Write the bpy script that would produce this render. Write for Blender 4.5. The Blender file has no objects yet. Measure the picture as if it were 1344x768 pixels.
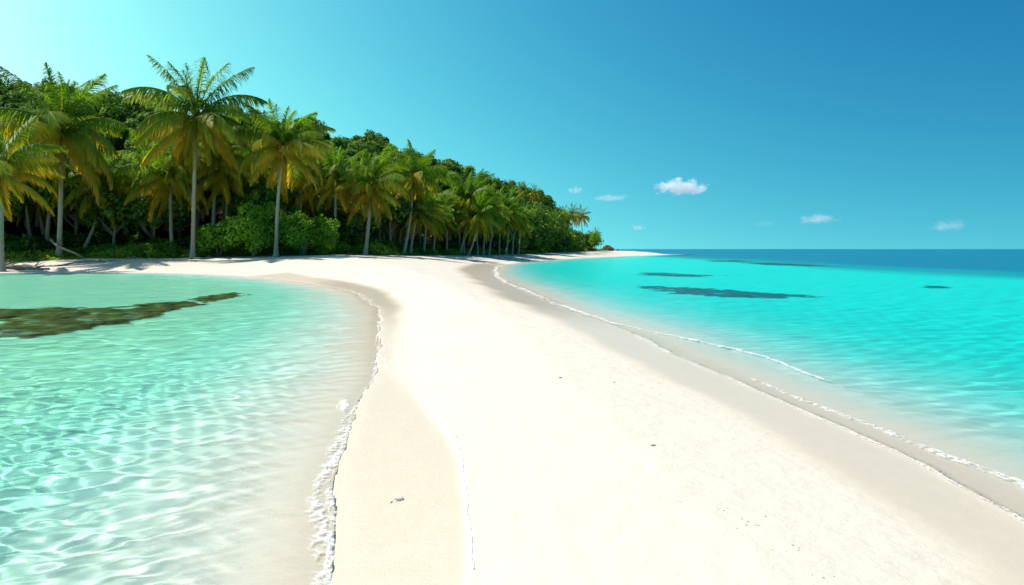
import bpy, math, random
import numpy as np
from mathutils import Vector, Matrix, Euler

S = bpy.context.scene
COL = S.collection
R = math.radians

# ------------------------------------------------------------------ camera
EYE, FPX, CX, HY = 1.6, 896.0, 672.0, 327.0
cd = bpy.data.cameras.new('camera')
cam = bpy.data.objects.new('camera', cd); COL.objects.link(cam); S.camera = cam
cam.location = (0, 0, EYE); cam.rotation_euler = (R(90), 0, 0)
cd.sensor_width = 36; cd.lens = 24; cd.shift_y = -57 / 1344
cd.clip_start = 0.05; cd.clip_end = 80000

# ------------------------------------------------------------------ sky, sun, exposure
SUN_EL, SUN_AZ = R(57), R(-78)          # azimuth from +Y towards +X; negative = left of the view
sun_dir = Vector((math.cos(SUN_EL) * math.sin(SUN_AZ), math.cos(SUN_EL) * math.cos(SUN_AZ), math.sin(SUN_EL)))
W = bpy.data.worlds.new('World'); S.world = W; W.use_nodes = True
wn = W.node_tree; wbg = wn.nodes['Background']
sky = wn.nodes.new('ShaderNodeTexSky'); sky.sky_type = 'NISHITA'; sky.sun_disc = False
sky.sun_elevation = SUN_EL; sky.sun_rotation = SUN_AZ
sky.air_density = 1.0; sky.dust_density = 0.6; sky.ozone_density = 2.0
SKY_TINT = (0.50, 1.16, 0.96, 1)
mixn = wn.nodes.new('ShaderNodeMix'); mixn.data_type = 'RGBA'; mixn.blend_type = 'MULTIPLY'
mixn.inputs['Factor'].default_value = 1.0
mixn.inputs[7].default_value = SKY_TINT
# the clear band just above the horizon: the sky is looked up a little higher than it stands
geo = wn.nodes.new('ShaderNodeTexCoord'); sx = wn.nodes.new('ShaderNodeSeparateXYZ'); cx_ = wn.nodes.new('ShaderNodeCombineXYZ')
mz = wn.nodes.new('ShaderNodeMath'); mz.operation = 'MAXIMUM'; mz.inputs[1].default_value = 0
ma = wn.nodes.new('ShaderNodeMath'); ma.operation = 'MULTIPLY_ADD'; ma.inputs[1].default_value = .85; ma.inputs[2].default_value = .36
vn = wn.nodes.new('ShaderNodeVectorMath'); vn.operation = 'NORMALIZE'
wn.links.new(geo.outputs['Generated'], sx.inputs[0]); wn.links.new(sx.outputs[2], mz.inputs[0]); wn.links.new(mz.outputs[0], ma.inputs[0])
for i in (0, 1): wn.links.new(sx.outputs[i], cx_.inputs[i])
wn.links.new(ma.outputs[0], cx_.inputs[2]); wn.links.new(cx_.outputs[0], vn.inputs[0]); wn.links.new(vn.outputs[0], sky.inputs['Vector'])
wn.links.new(sky.outputs[0], mixn.inputs[6])
# graded per channel: the photograph's saturated cyan-to-blue tropical sky
sp = wn.nodes.new('ShaderNodeSeparateColor'); cb = wn.nodes.new('ShaderNodeCombineColor')
wn.links.new(mixn.outputs[2], sp.inputs[0])
for i, (ref, gam, val) in enumerate(((.95, 4.8, 2.5), (3.25, 3.0, 7.0), (5.1, 1.75, 8.8))):
    q = wn.nodes.new('ShaderNodeMath'); q.operation = 'MULTIPLY'; q.inputs[1].default_value = 1 / ref
    q1 = wn.nodes.new('ShaderNodeMath'); q1.operation = 'MINIMUM'; q1.inputs[1].default_value = (1.2, 1.03, 1.15)[i]
    q2 = wn.nodes.new('ShaderNodeMath'); q2.operation = 'POWER'; q2.inputs[1].default_value = gam
    q3 = wn.nodes.new('ShaderNodeMath'); q3.operation = 'MULTIPLY'; q3.inputs[1].default_value = val
    wn.links.new(sp.outputs[i], q.inputs[0]); wn.links.new(q.outputs[0], q1.inputs[0]); wn.links.new(q1.outputs[0], q2.inputs[0])
    wn.links.new(q2.outputs[0], q3.inputs[0]); wn.links.new(q3.outputs[0], cb.inputs[i])
wn.links.new(cb.outputs[0], wbg.inputs[0])
wbg.inputs[1].default_value = 0.10
sl = bpy.data.lights.new('sun', 'SUN'); sl.energy = 4.4; sl.angle = R(0.5); sl.color = (1.0, 0.93, 0.86)
so = bpy.data.objects.new('sun', sl); COL.objects.link(so)
so.rotation_euler = sun_dir.to_track_quat('Z', 'Y').to_euler()
sl.cycles.is_caustics_light = True      # real refracted sunlight on the sea bed
S.view_settings.view_transform = 'Standard'; S.view_settings.look = 'None'
S.view_settings.gamma = 1; S.view_settings.use_curve_mapping = False
S.view_settings.exposure = 0.4
S.render.engine = 'CYCLES'
cy = S.cycles
cy.use_denoising = True; cy.denoiser = 'OPENIMAGEDENOISE'; cy.denoising_input_passes = 'RGB_ALBEDO_NORMAL'; cy.denoising_prefilter = 'ACCURATE'; cy.max_bounces = 8; cy.transparent_max_bounces = 8
cy.diffuse_bounces = 3; cy.glossy_bounces = 3; cy.transmission_bounces = 6; cy.volume_bounces = 3
cy.sample_clamp_indirect = 4.0; cy.caustics_reflective = False; cy.caustics_refractive = True
cy.use_adaptive_sampling = True; cy.adaptive_threshold = 0.01

# ------------------------------------------------------------------ helpers
def wx(px, Y): return (px - CX) / FPX * Y
def wz(py, Y): return EYE + (HY - py) / FPX * Y
def on_plane(px, py, z=0.0):
    Y = FPX * (EYE - z) / (py - HY)
    return (wx(px, Y), Y)

_T = {}
def vnoise(x, y, seed=0):
    if seed not in _T: _T[seed] = np.random.default_rng(1000 + seed).random((256, 256)).astype(np.float64)
    t = _T[seed]
    xi = np.floor(x).astype(np.int64); yi = np.floor(y).astype(np.int64)
    fx = x - xi; fy = y - yi
    fx = fx * fx * fx * (fx * (fx * 6 - 15) + 10); fy = fy * fy * fy * (fy * (fy * 6 - 15) + 10)
    a = t[xi & 255, yi & 255]; b = t[(xi + 1) & 255, yi & 255]
    c = t[xi & 255, (yi + 1) & 255]; d = t[(xi + 1) & 255, (yi + 1) & 255]
    return (a * (1 - fx) + b * fx) * (1 - fy) + (c * (1 - fx) + d * fx) * fy - 0.5
def fbm(x, y, seed=0, oct=4):
    x = np.asarray(x, float); y = np.asarray(y, float)
    s = np.zeros(np.broadcast(x, y).shape); a = 1.0
    for i in range(oct):
        s = s + a * vnoise(x * 2 ** i + 17.3 * i, y * 2 ** i + 9.1 * i, seed + i); a *= 0.5
    return s
def sstep(a, b, x):
    t = np.clip((x - a) / (b - a), 0, 1); return t * t * (3 - 2 * t)

def catmull(P, n=6):
    P = np.array(P, float); out = []
    for i in range(len(P) - 1):
        p0 = P[max(i - 1, 0)]; p1 = P[i]; p2 = P[i + 1]; p3 = P[min(i + 2, len(P) - 1)]
        # centripetal-like tangents limited by the segment length
        L = np.linalg.norm(p2 - p1)
        def tan(a, b, c):
            v = c - a; l = np.linalg.norm(v)
            return v / (l + 1e-9) * L
        m1 = tan(p0, p1, p2); m2 = tan(p1, p2, p3)
        for k in range(n):
            t = k / n
            out.append((2*t**3-3*t**2+1)*p1 + (t**3-2*t**2+t)*m1 + (-2*t**3+3*t**2)*p2 + (t**3-t**2)*m2)
    out.append(P[-1]); return np.array(out)

def poly_dist(X, Y, P):
    """unsigned distance of points to an open polyline"""
    best = np.full(X.shape, 1e18)
    for (ax, ay), (bx, by) in zip(P[:-1], P[1:]):
        dx, dy = bx - ax, by - ay; l2 = dx * dx + dy * dy
        if l2 < 1e-12: continue
        t = np.clip(((X - ax) * dx + (Y - ay) * dy) / l2, 0, 1)
        d = (X - ax - t * dx) ** 2 + (Y - ay - t * dy) ** 2
        np.minimum(best, d, out=best)
    return np.sqrt(best)
def inside(X, Y, P):
    r = np.zeros(X.shape, bool)
    Q = np.vstack([P, P[:1]])
    for (ax, ay), (bx, by) in zip(Q[:-1], Q[1:]):
        if ay == by: continue
        c = ((ay > Y) != (by > Y)) & (X < (bx - ax) * (Y - ay) / (by - ay) + ax)
        r ^= c
    return r
def signed(X, Y, P):                     # + inside
    d = poly_dist(X, Y, np.vstack([P, P[:1]]))
    return np.where(inside(X, Y, P), d, -d)

def np_mesh(name, V, Q, smooth=True, tris=False):
    me = bpy.data.meshes.new(name); V = np.asarray(V, np.float32); Q = np.asarray(Q, np.int32)
    k = Q.shape[1]
    me.vertices.add(len(V)); me.vertices.foreach_set('co', V.ravel())
    me.loops.add(Q.size); me.polygons.add(len(Q)); me.loops.foreach_set('vertex_index', Q.ravel())
    me.polygons.foreach_set('loop_start', np.arange(len(Q), dtype=np.int32) * k)
    me.polygons.foreach_set('use_smooth', np.full(len(Q), smooth))
    me.update(calc_edges=True); return me
def attr(me, name, vals, kind='FLOAT', dom='POINT'):
    a = me.attributes.new(name, kind, dom)
    if kind == 'FLOAT_COLOR':
        v = np.ones((len(vals), 4), np.float32); v[:, :3] = vals; a.data.foreach_set('color', v.ravel())
    else: a.data.foreach_set('value', np.asarray(vals, np.float32))
def link(name, me, mat=None, parent=None):
    o = bpy.data.objects.new(name, me); COL.objects.link(o)
    if mat: me.materials.append(mat)
    if parent: o.parent = parent
    return o
def tag(o, label=None, cat=None, group=None, kind=None):
    if label: o['label'] = label
    if cat: o['category'] = cat
    if group: o['group'] = group
    if kind: o['kind'] = kind
    return o
def empty(name, loc, rz=0, sc=1.0):
    o = bpy.data.objects.new(name, None); COL.objects.link(o); o.empty_display_size = 0.2
    o.location = loc; o.rotation_euler = (0, 0, rz); o.scale = (sc, sc, sc); return o
def grid_faces(nu, nv):
    i = np.arange((nu - 1) * (nv - 1)); r = i // (nv - 1); c = i % (nv - 1); a = r * nv + c
    return np.stack([a, a + 1, a + nv + 1, a + nv], -1)

class MB:                                # mesh collector with numpy pieces
    def __init__(s): s.v = []; s.q = []; s.n = 0
    def add(s, V, Q):
        V = np.asarray(V, float); s.v.append(V); s.q.append(np.asarray(Q) + s.n); s.n += len(V)
    def tube(s, P, rad, seg=8, cap=True):
        P = np.array(P, float); n = len(P); rad = np.broadcast_to(np.asarray(rad, float), (n,))
        T = np.gradient(P, axis=0); T /= np.linalg.norm(T, axis=1)[:, None] + 1e-12
        up = np.array([1.0, 0.13, 0.0]); up = up if abs(T[0] @ up) < .9 else np.array([0, 1.0, 0.2])
        A = np.cross(T, up); A /= np.linalg.norm(A, axis=1)[:, None] + 1e-12
        B = np.cross(T, A)
        th = np.arange(seg) / seg * 2 * math.pi
        V = P[:, None] + rad[:, None, None] * (np.cos(th)[None, :, None] * A[:, None] + np.sin(th)[None, :, None] * B[:, None])
        V = V.reshape(-1, 3); Q = []
        for i in range(n - 1):
            for j in range(seg):
                Q.append((i*seg+j, i*seg+(j+1) % seg, (i+1)*seg+(j+1) % seg, (i+1)*seg+j))
        if cap:
            V = np.vstack([V, P[:1], P[-1:]])
            for j in range(seg):
                Q.append((n*seg, (j+1) % seg, j, n*seg)); Q.append((n*seg+1, (n-1)*seg+j, (n-1)*seg+(j+1) % seg, n*seg+1))
        s.add(V, Q)
    def mesh(s, name, smooth=True):
        V = np.vstack(s.v); Q = np.vstack(s.q)
        me = bpy.data.meshes.new(name)
        me.from_pydata(V.tolist(), [], [tuple(dict.fromkeys(q)) for q in Q.tolist()])
        me.polygons.foreach_set('use_smooth', np.full(len(me.polygons), smooth)); me.update(); return me

# ------------------------------------------------------------------ node helper
class NT:
    def __init__(s, name):
        s.m = bpy.data.materials.new(name); s.m.use_nodes = True; s.t = s.m.node_tree
        s.t.nodes.remove(s.t.nodes['Principled BSDF']); s.out = s.t.nodes['Material Output']
    def n(s, typ, ins=None, **kw):
        nd = s.t.nodes.new('ShaderNode' + typ)
        for k, v in kw.items(): setattr(nd, k, v)
        for k, v in (ins or {}).items():
            if isinstance(v, bpy.types.NodeSocket): s.t.links.new(v, nd.inputs[k])
            else:
                if isinstance(v, (tuple, list)) and len(v) == 3 and nd.inputs[k].type == 'RGBA': v = (*v, 1)
                nd.inputs[k].default_value = v
        return nd
    def math(s, op, a, b=0.0, c=0.0, clamp=False):
        return s.n('Math', {0: a, 1: b, 2: c}, operation=op, use_clamp=clamp).outputs[0]
    def mix(s, f, a, b, blend='MIX'):
        return s.n('Mix', {0: f, 6: a, 7: b}, data_type='RGBA', blend_type=blend).outputs[2]
    def ramp(s, f, stops):
        nd = s.n('ValToRGB', {0: f}); e = nd.color_ramp.elements
        while len(e) < len(stops): e.new(0.5)
        for el, (p, c) in zip(e, stops): el.position = p; el.color = (*c, 1) if len(c) == 3 else c
        return nd.outputs[0]
    def attr(s, name): return s.n('Attribute', attribute_name=name)
    def noise(s, scale, vec=None, detail=4, rough=.5, dist=0):
        i = {'Scale': scale, 'Detail': detail, 'Roughness': rough, 'Distortion': dist}
        if vec: i['Vector'] = vec
        return s.n('TexNoise', i)
    def surf(s, sh): s.t.links.new(sh, s.out.inputs[0]); return s.m

# ------------------------------------------------------------------ shorelines (plan, metres)
LW = [(-600, 60), (-220, 52), (-90, 47)] + [on_plane(*p) for p in [
    (0, 358), (100, 357.6), (200, 357.8), (300, 361), (370, 367), (420, 374), (458, 382), (482, 395), (496, 412), (499, 440),
    (498, 465), (494, 490), (478, 520), (462, 552), (452, 590), (438, 625), (436, 655), (443, 685), (436, 722), (436, 768)]]
LW += [(-.75, 2.6), (-.6, 1.5), (-.3, -2), (0, -12), (2, -60)]
RW = [(12, -60), (5.5, -12), (4.0, -2), (3.4, 1.5), (3.15, 2.8)] + [on_plane(*p) for p in [
    (1344, 682), (1288, 650), (1207, 606), (1125, 568), (1043, 533), (950, 492), (880, 462), (833, 437), (746, 407), (687, 380),
    (655, 366), (650, 354), (664, 347), (717, 341.4), (775, 338), (833, 335.6), (862, 334.8)]]
RW += [(47, 208), (38, 226), (28, 245), (22, 300), (0, 360), (-200, 460), (-600, 600)]
LWs = catmull(LW); RWs = catmull(RW)
LAND = np.vstack([LWs, RWs])
def spine_x(y): return np.interp(y, [-60, 0, 5, 10, 20, 40, 60], [7, 1.5, 1.6, .5, -2, -6, -4])

# vegetation line and ridge, by bearing (px) -> depth
VX = [-400, 0, 60, 110, 255, 362, 430, 520, 600, 650, 700, 740, 765, 790, 800]
VY = [50, 51, 53, 56, 57, 59, 62, 71, 86, 100, 122, 148, 168, 190, 200]
RX = [-400, 0, 115, 330, 430, 520, 575, 640, 690, 735, 775, 790, 800]
RY = [90, 92, 95, 105, 115, 128, 138, 155, 170, 190, 205, 212, 218]
RZ = [18.5, 18, 17.6, 15.2, 15.6, 15.2, 13.2, 11.4, 9.8, 6.8, 2.4, 1.6, 1.3]
def hill(x, y):
    y = np.maximum(y, 1.0); px = CX + FPX * x / y
    yv = np.interp(px, VX, VY); yr = np.interp(px, RX, RY); zr = np.interp(px, RX, RZ)
    t = (y - yv) / (yr - yv)
    up = np.clip(t, 0, 1); up = np.where(t < 1, .25 * up + .75 * sstep(0.05, 1.05, up), 1)
    dn = 1 - sstep(1.0, 2.6, t)
    gate = sstep(806, 770, px) * sstep(-330, -130, px)
    return (zr - 1.1) * up * dn * gate, t
def shore_d(x, y):
    d = signed(x, y, LAND)
    near = np.exp(-np.abs(d) / .8)
    d = d + near * (0.10 * fbm(x * 1.1, y * 1.1, 3, 3) + 0.05 * fbm(x * 4, y * 4, 5, 2)) * np.clip(y / 10, .35, 2.2)
    return d
def ground_z(x, y, d=None, parts=False):
    x = np.asarray(x, float); y = np.asarray(y, float)
    if d is None: d = shore_d(x, y)
    dp = np.maximum(d, 0); dn = np.maximum(-d, 0)
    left = (x < spine_x(y)) & (y < 52)
    k = sstep(2, 46, y); hs = .20 + .95 * k; ls = 1.1 + 5.9 * k       # low and flat on the spit, higher up the beach
    land = hs * (1 - np.exp(-(dp / ls) ** 1.3))
    h, t = hill(x, y)
    land = land + np.maximum(h, 0)
    land = land + np.where(d > .6, (0.05 * fbm(x * .35, y * .35, 11, 3) + .012 * fbm(x * 1.3, y * 1.3, 13, 3)) * sstep(.6, 4, d), 0)
    bl = 1.25 * (1 - np.exp(-(dn / 3.2) ** 1.65))
    br = 1.5 * (1 - np.exp(-(dn / 5.2) ** 1.6)) 
    u = x - 33 + 9 * fbm(x * .02, y * .02, 31, 3)
    deep = sstep(-4, 10, u) * (~left) * (dn > 5)
    # right of the tip and behind the island the sea is deep as well
    far = sstep(200, 420, y)
    deep = np.maximum(deep, far * (dn > 5))
    br = br + 7 * deep
    dep = np.where(left, bl, br)
    dep = dep + np.minimum(dep, .5) * .12 * fbm(x * 1.2, y * 1.2, 21, 3)
    dep = dep + .022 * sstep(0, .03, dn)
    z = land - dep * (d < 0)
    if parts: return z, d, left, deep, t
    return z
def gz(x, y): return float(ground_z(np.array([x]), np.array([y]))[0])

def polar(na, nr, r0, r1, a0, a1, apex):
    a = np.linspace(a0, a1, na); k = int(nr * .08)
    r = np.concatenate([np.exp(np.linspace(math.log(r0), math.log(320), nr - k)), np.exp(np.linspace(math.log(320), math.log(r1), k + 1))[1:]])
    A, RR = np.meshgrid(a, r)                      # rows = radius
    return apex[0] + RR * np.sin(A), apex[1] + RR * np.cos(A), RR

# ------------------------------------------------------------------ ground: one sheet, beach + sea bed + hill
X, Y, RR = polar(1000, 820, 1.2, 40000, R(-100), R(100), (0, -.9))
sh = X.shape; x = X.ravel(); y = Y.ravel()
z, d, left, deep, tveg = ground_z(x, y, parts=True)
# wet sand beyond the right shoreline, and the tan swash marks of the left one
wetR = [on_plane(*p) for p in [(598, 358), (612, 372), (650, 398), (700, 419), (742, 440), (790, 468), (833, 492), (880, 520), (930, 548),
                               (990, 590), (1050, 630), (1110, 670), (1180, 720), (1245, 768)]]
wr = catmull(wetR + [(1.7, 2.4), (1.8, 0), (2.2, -12)])
polyR = np.vstack([wr, [(60, -12), (60, 40), (4, 70), (-2, 72)], [on_plane(652, 345), on_plane(615, 350)]])
m = (RR.ravel() < 160)
wet = np.zeros(len(x))
wob = .35 * fbm(x * .5, y * .5, 41, 4) * np.clip(y / 12, .3, 2)
sR = np.full(len(x), -50.0); sR[m] = signed(x[m], y[m], polyR)
wet = np.maximum(wet, sstep(-.16, .5, (sR + wob * .7) / np.clip(y / 14, .6, 1.5)))
scarp = [on_plane(*p) for p in [(470, 376), (498, 383), (520, 396), (527, 415), (526, 445), (521, 470), (522, 490), (537, 515), (560, 550), (590, 592), (600, 615), (606, 650), (613, 690), (616, 768)]]
sc = catmull(scarp + [(-.15, 2.2), (-.1, 0), (.3, -12)])
polyL = np.vstack([sc, [(-60, -12), (-60, 30)], [on_plane(380, 362), on_plane(430, 369)]])
sL = np.full(len(x), -50.0); sL[m] = signed(x[m], y[m], polyL)
sharp = sstep(9, 6, y)                            # crisp near the camera, soft farther off
wl = sstep(-.03, .06, sL + .05 * wob) * sharp + sstep(-.25, .25, (sL + .25 * wob)) * (1 - sharp)
wet = np.maximum(wet, wl * (x < spine_x(y)))
damp = wet * sstep(12, 20, y) * sstep(75, 60, y) * np.where(x < spine_x(y), sstep(-10.5, -7, x), 1)
# a low scarp cut by the last wave, and slightly raised sand behind it
lip = .014 * sstep(.015, -.02, sL + .03 * fbm(x * 9, y * 9, 51, 3)) * np.exp(-np.maximum(-sL, 0) / .5) * sstep(8, 5.5, y) * (x < spine_x(y) + .5) * (d > 0)
rim = .002 * np.exp(-((sL + .012) / .018) ** 2) * sstep(8, 5.5, y) * (x < spine_x(y)) * (d > 0)
z = z + lip + rim
rip = sstep(0.02, .15, sL) * (d > -.9) * (y < 16) * (x < spine_x(y))
forest = sstep(-.03, .05, tveg + .06 * fbm(x * .4, y * .4, 71, 3)) * sstep(806, 790, CX + FPX * x / np.maximum(y, 1)) * (y > 20) * (d > 1)
me = np_mesh('ground', np.stack([x, y, z], -1), grid_faces(*sh))
attr(me, 'wet', wet); attr(me, 'soaked', damp); attr(me, 'shoal', np.exp(-np.maximum(-z, 0) / .10) * (d < .05)); attr(me, 'under', sstep(0.02, -.05, z)); attr(me, 'forest', forest); attr(me, 'ripple', rip)

g = NT('beach_sand')
pos = g.n('NewGeometry').outputs['Position']
n1 = g.noise(0.6, pos, 5, .6).outputs[0]; n2 = g.noise(7, pos, 5, .65).outputs[0]; n3 = g.noise(260, pos, 3, .7).outputs[0]
dry = g.mix(n1, (0.575, .523, .42), (0.66, .608, .50))
dry = g.mix(g.math('MULTIPLY', g.math('SUBTRACT', n3, .5), .9, clamp=True), dry, (.44, .37, .26))
wetc = g.mix(n2, (.575, .485, .36), (.635, .545, .415))
bedc = g.mix(n1, (.87, .83, .71), (.93, .90, .80))
bedc = g.mix(g.math('MULTIPLY', g.attr('shoal').outputs['Fac'], .9), bedc, g.mix(n2, (.80, .68, .46), (.88, .77, .55)))
soil = g.mix(n2, (.05, .04, .025), (.11, .085, .05))
wa = g.attr('wet').outputs['Fac']; ua = g.attr('under').outputs['Fac']; fa = g.attr('forest').outputs['Fac']
c = g.mix(wa, dry, wetc); c = g.mix(g.attr('soaked').outputs['Fac'], c, (.43, .34, .235)); c = g.mix(ua, c, bedc); c = g.mix(fa, c, soil)
wob_ = g.math('MULTIPLY', wa, g.math('SUBTRACT', 1.0, fa))
rough = g.math('SUBTRACT', 0.92, g.math('MULTIPLY', wob_, .56))
b1 = g.n('Bump', {'Height': g.noise(90, pos, 4, .7).outputs[0], 'Strength': .3, 'Distance': .012})
b2 = g.n('Bump', {'Height': g.noise(5, pos, 5, .55).outputs[0], 'Strength': g.math('SUBTRACT', .5, g.math('MULTIPLY', wob_, .42)), 'Distance': .05, 'Normal': b1.outputs[0]})
rv = g.n('Mapping', {'Vector': pos, 'Scale': (1, 2.2, 1), 'Rotation': (0, 0, R(-28))}).outputs[0]
b3 = g.n('Bump', {'Height': g.noise(17, rv, 2, .5, .8).outputs[0], 'Strength': g.math('MULTIPLY', g.attr('ripple').outputs['Fac'], .30), 'Distance': .02, 'Normal': b2.outputs[0]})
p = g.n('BsdfPrincipled', {'Base Color': c, 'Roughness': rough, 'Normal': b3.outputs[0], 'Specular IOR Level': g.math('MULTIPLY_ADD', wob_, .22, .1)})
ground = link('ground', me, g.surf(p.outputs[0]))
tag(ground, 'white sand spit running into a beach and the pale sea bed', 'beach', kind='structure')
ground.cycles.is_caustics_receiver = True

# ------------------------------------------------------------------ water
X, Y, RR = polar(960, 1120, 1.9, 40000, R(-66), R(66), (0, -.9))
sh = X.shape; x = X.ravel(); y = Y.ravel(); rr = RR.ravel()
zb, d, left, deep, _ = ground_z(x, y, parts=True)
dep = np.maximum(-zb, 0)
rng = np.random.default_rng(7)
zw = np.zeros(len(x)); spacing = rr * .0050
chop = sstep(.1, .5, -d) * sstep(5, 2.5, -d) * (~left) * (y < 30)
for i in range(46):
    lam = .09 * (20 ** (i / 45)); k = 2 * math.pi / lam
    th = rng.normal(2.0, .42 if lam > .3 else .6); ph = rng.uniform(0, 6.28)
    amp = .0028 * (lam / .3) ** .8 * (1.0 if lam < .9 else .6)
    wx_ = x + .5 * lam * fbm(x / lam / 4, y / lam / 4, 80 + i % 5, 1)
    ok = sstep(2.6, 5.0, lam / spacing)
    # the lee bay is calmer in its longer waves
    zw += amp * ok * np.sin(k * (math.cos(th) * wx_ + math.sin(th) * y) + ph) * np.where(lam > .42, np.where(left, .45, .22), np.where(left, .80, .36 + .3 * chop))
damp = sstep(0.0, .22, dep) * .92 + .08
zw = zw * damp * 1.0
# low breakers lapping the right shore
sw = np.where(~left & (y < 60), .010 * np.exp(-((d + 1.0 + .25 * fbm(x * .4, y * .4, 91, 2)) / .16) ** 2), 0) * sstep(3.5, 6, y)
zw += sw
film = 0.0
V = np.stack([x, y, zw + film], -1)
F = grid_faces(*sh)
keep = (zb < .10).reshape(-1)
keepF = keep[F].any(1) & (d[F] < 0.012).all(1)
F = F[keepF]
used = np.zeros(len(x), bool); used[F.ravel()] = True
idx = np.cumsum(used) - 1
me = np_mesh('sea', V[used], idx[F])
# water's own colour: clear in the shallows, turquoise, then blue over the deep
def lerp(a, b, t): return np.asarray(a)[None] * (1 - t[:, None]) + np.asarray(b)[None] * t[:, None]
def absorb(k, dd): return np.exp(-np.outer(dd, k))
du = dep[used]; lu = left[used]; pu = deep[used]
dq = np.maximum(du - .04, 0)
tl = absorb((.92, .07, .21), dq); tr = absorb((2.3, .05, .06), dq)
tint = np.where(lu[:, None], tl, tr)
tint = np.maximum(tint, np.where(lu[:, None], (.54, .93, .80), (.04, .99, .96)))
tint = tint * (1 - pu[:, None]) + pu[:, None] * np.array((.03, .50, .70))
attr(me, 'tint', tint, 'FLOAT_COLOR'); attr(me, 'far', sstep(4, 60, rr[used])); attr(me, 'chop', chop[used])
g = NT('sea_water')
pos = g.n('NewGeometry').outputs['Position']
mp = g.n('Mapping', {'Vector': pos, 'Scale': (1, .55, 1), 'Rotation': (0, 0, R(12))}).outputs[0]
tc = g.attr('tint').outputs['Color']; far = g.attr('far').outputs['Fac']
h = g.math('ADD', g.math('MULTIPLY', g.noise(1.3, mp, 5, .6, .4).outputs[0], 1.0), g.math('MULTIPLY', g.noise(9, mp, 3, .6).outputs[0], .12))
bf = g.n('Bump', {'Height': h, 'Strength': g.math('MULTIPLY', far, .55), 'Distance': .16})
bn = g.n('Bump', {'Height': g.noise(38, mp, 3, .6).outputs[0], 'Strength': g.math('MULTIPLY_ADD', g.attr('chop').outputs['Fac'], .2, .10), 'Distance': .02, 'Normal': bf.outputs[0]})
refr = g.n('BsdfRefraction', {'Color': tc, 'Roughness': 0.0, 'IOR': 1.33, 'Normal': bn.outputs[0]})
glos = g.n('BsdfGlossy', {'Color': (1, 1, 1), 'Roughness': 0.04, 'Normal': bn.outputs[0]})
fr = g.n('Fresnel', {'IOR': 1.33, 'Normal': bn.outputs[0]}).outputs[0]
back = g.n('NewGeometry').outputs['Backfacing']
fac = g.math('MULTIPLY', g.math('MINIMUM', g.math('MULTIPLY', fr, .45), .27), g.math('SUBTRACT', 1.0, back))
mx = g.n('MixShader', {0: fac, 1: refr.outputs[0], 2: glos.outputs[0]})
sea = link('sea', me, g.surf(mx.outputs[0]))
tag(sea, 'clear turquoise sea lying on both sides of the sand spit', 'sea', kind='structure')
sea.cycles.is_caustics_caster = True

# ------------------------------------------------------------------ leaf materials
def leaf_mat(name, stops, trans=.35, hue_var=.12, spec=.35, rough=.45):
    """stops: colours of the leaf along its 'tone' attribute (0 young/inner .. 1 old/tip)"""
    g = NT(name)
    t = g.attr('tone').outputs['Fac']; rnd = g.n('ObjectInfo').outputs['Random']
    pos = g.n('NewGeometry').outputs['Position']
    t2 = g.math('ADD', t, g.math('MULTIPLY', g.math('SUBTRACT', rnd, .5), hue_var), clamp=True)
    c = g.ramp(t2, stops)
    c = g.mix(.35, c, g.n('HueSaturation', {'Color': c, 'Value': g.math('MULTIPLY_ADD', g.noise(.7, pos, 3).outputs[0], 1.6, .2)}).outputs[0])
    p = g.n('BsdfPrincipled', {'Base Color': c, 'Roughness': rough, 'Specular IOR Level': spec})
    tr = g.n('BsdfTranslucent', {'Color': g.mix(.5, c, g.n('HueSaturation', {'Color': c, 'Saturation': 1.15, 'Value': 1.6}).outputs[0])})
    return g.surf(g.n('MixShader', {0: trans, 1: p.outputs[0], 2: tr.outputs[0]}).outputs[0])
M_FROND = leaf_mat('palm_leaf', [(0, (.12, .26, .022)), (.28, (.24, .33, .03)), (.50, (.50, .42, .04)), (.75, (.68, .45, .05)), (1, (.68, .36, .05))], .60, .08, .22, .45)
M_TREE = leaf_mat('broad_leaf', [(0, (.034, .085, .017)), (.5, (.09, .18, .026)), (1, (.23, .34, .05))], .34, .35, .12, .6)
M_SHRUB = leaf_mat('shrub_leaf', [(0, (.09, .20, .016)), (.5, (.18, .36, .03)), (1, (.32, .50, .06))], .45, .1, .15, .5)
M_COVER = leaf_mat('creeper_leaf', [(0, (.06, .15, .014)), (.5, (.15, .29, .028)), (1, (.30, .42, .05))], .42, 0, .15, .5)
def bark(name, c1, c2, ring=0):
    g = NT(name)
    tx = g.n('TexCoord').outputs['Object']
    n = g.noise(3, tx, 5, .65).outputs[0]
    c = g.mix(n, c1, c2)
    hgt = g.noise(12, tx, 4, .6).outputs[0]
    if ring:
        wv = g.n('TexWave', {'Vector': tx, 'Scale': ring, 'Distortion': 1.2, 'Detail': 2}, bands_direction='Z').outputs['Fac']
        c = g.mix(g.math('MULTIPLY', wv, .5), c, tuple(v * .45 for v in c1)); hgt = g.math('ADD', hgt, wv)
    b = g.n('Bump', {'Height': hgt, 'Strength': .6, 'Distance': .03})
    return g.surf(g.n('BsdfPrincipled', {'Base Color': c, 'Roughness': .85, 'Normal': b.outputs[0], 'Specular IOR Level': .2}).outputs[0])
M_PALMBARK = bark('palm_bark', (.40, .31, .21), (.70, .59, .45), 4.5)
M_BARK = bark('tree_bark', (.22, .18, .13), (.38, .32, .25))
M_DRIFT = bark('weathered_wood', (.16, .13, .10), (.34, .29, .23))
M_REDWOOD = bark('rusty_wood', (.28, .07, .03), (.40, .14, .06))
M_HUSK = bark('coconut_husk', (.30, .13, .02), (.40, .24, .04))
M_FIBRE = bark('palm_fibre', (.13, .075, .035), (.26, .16, .07))

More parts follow.
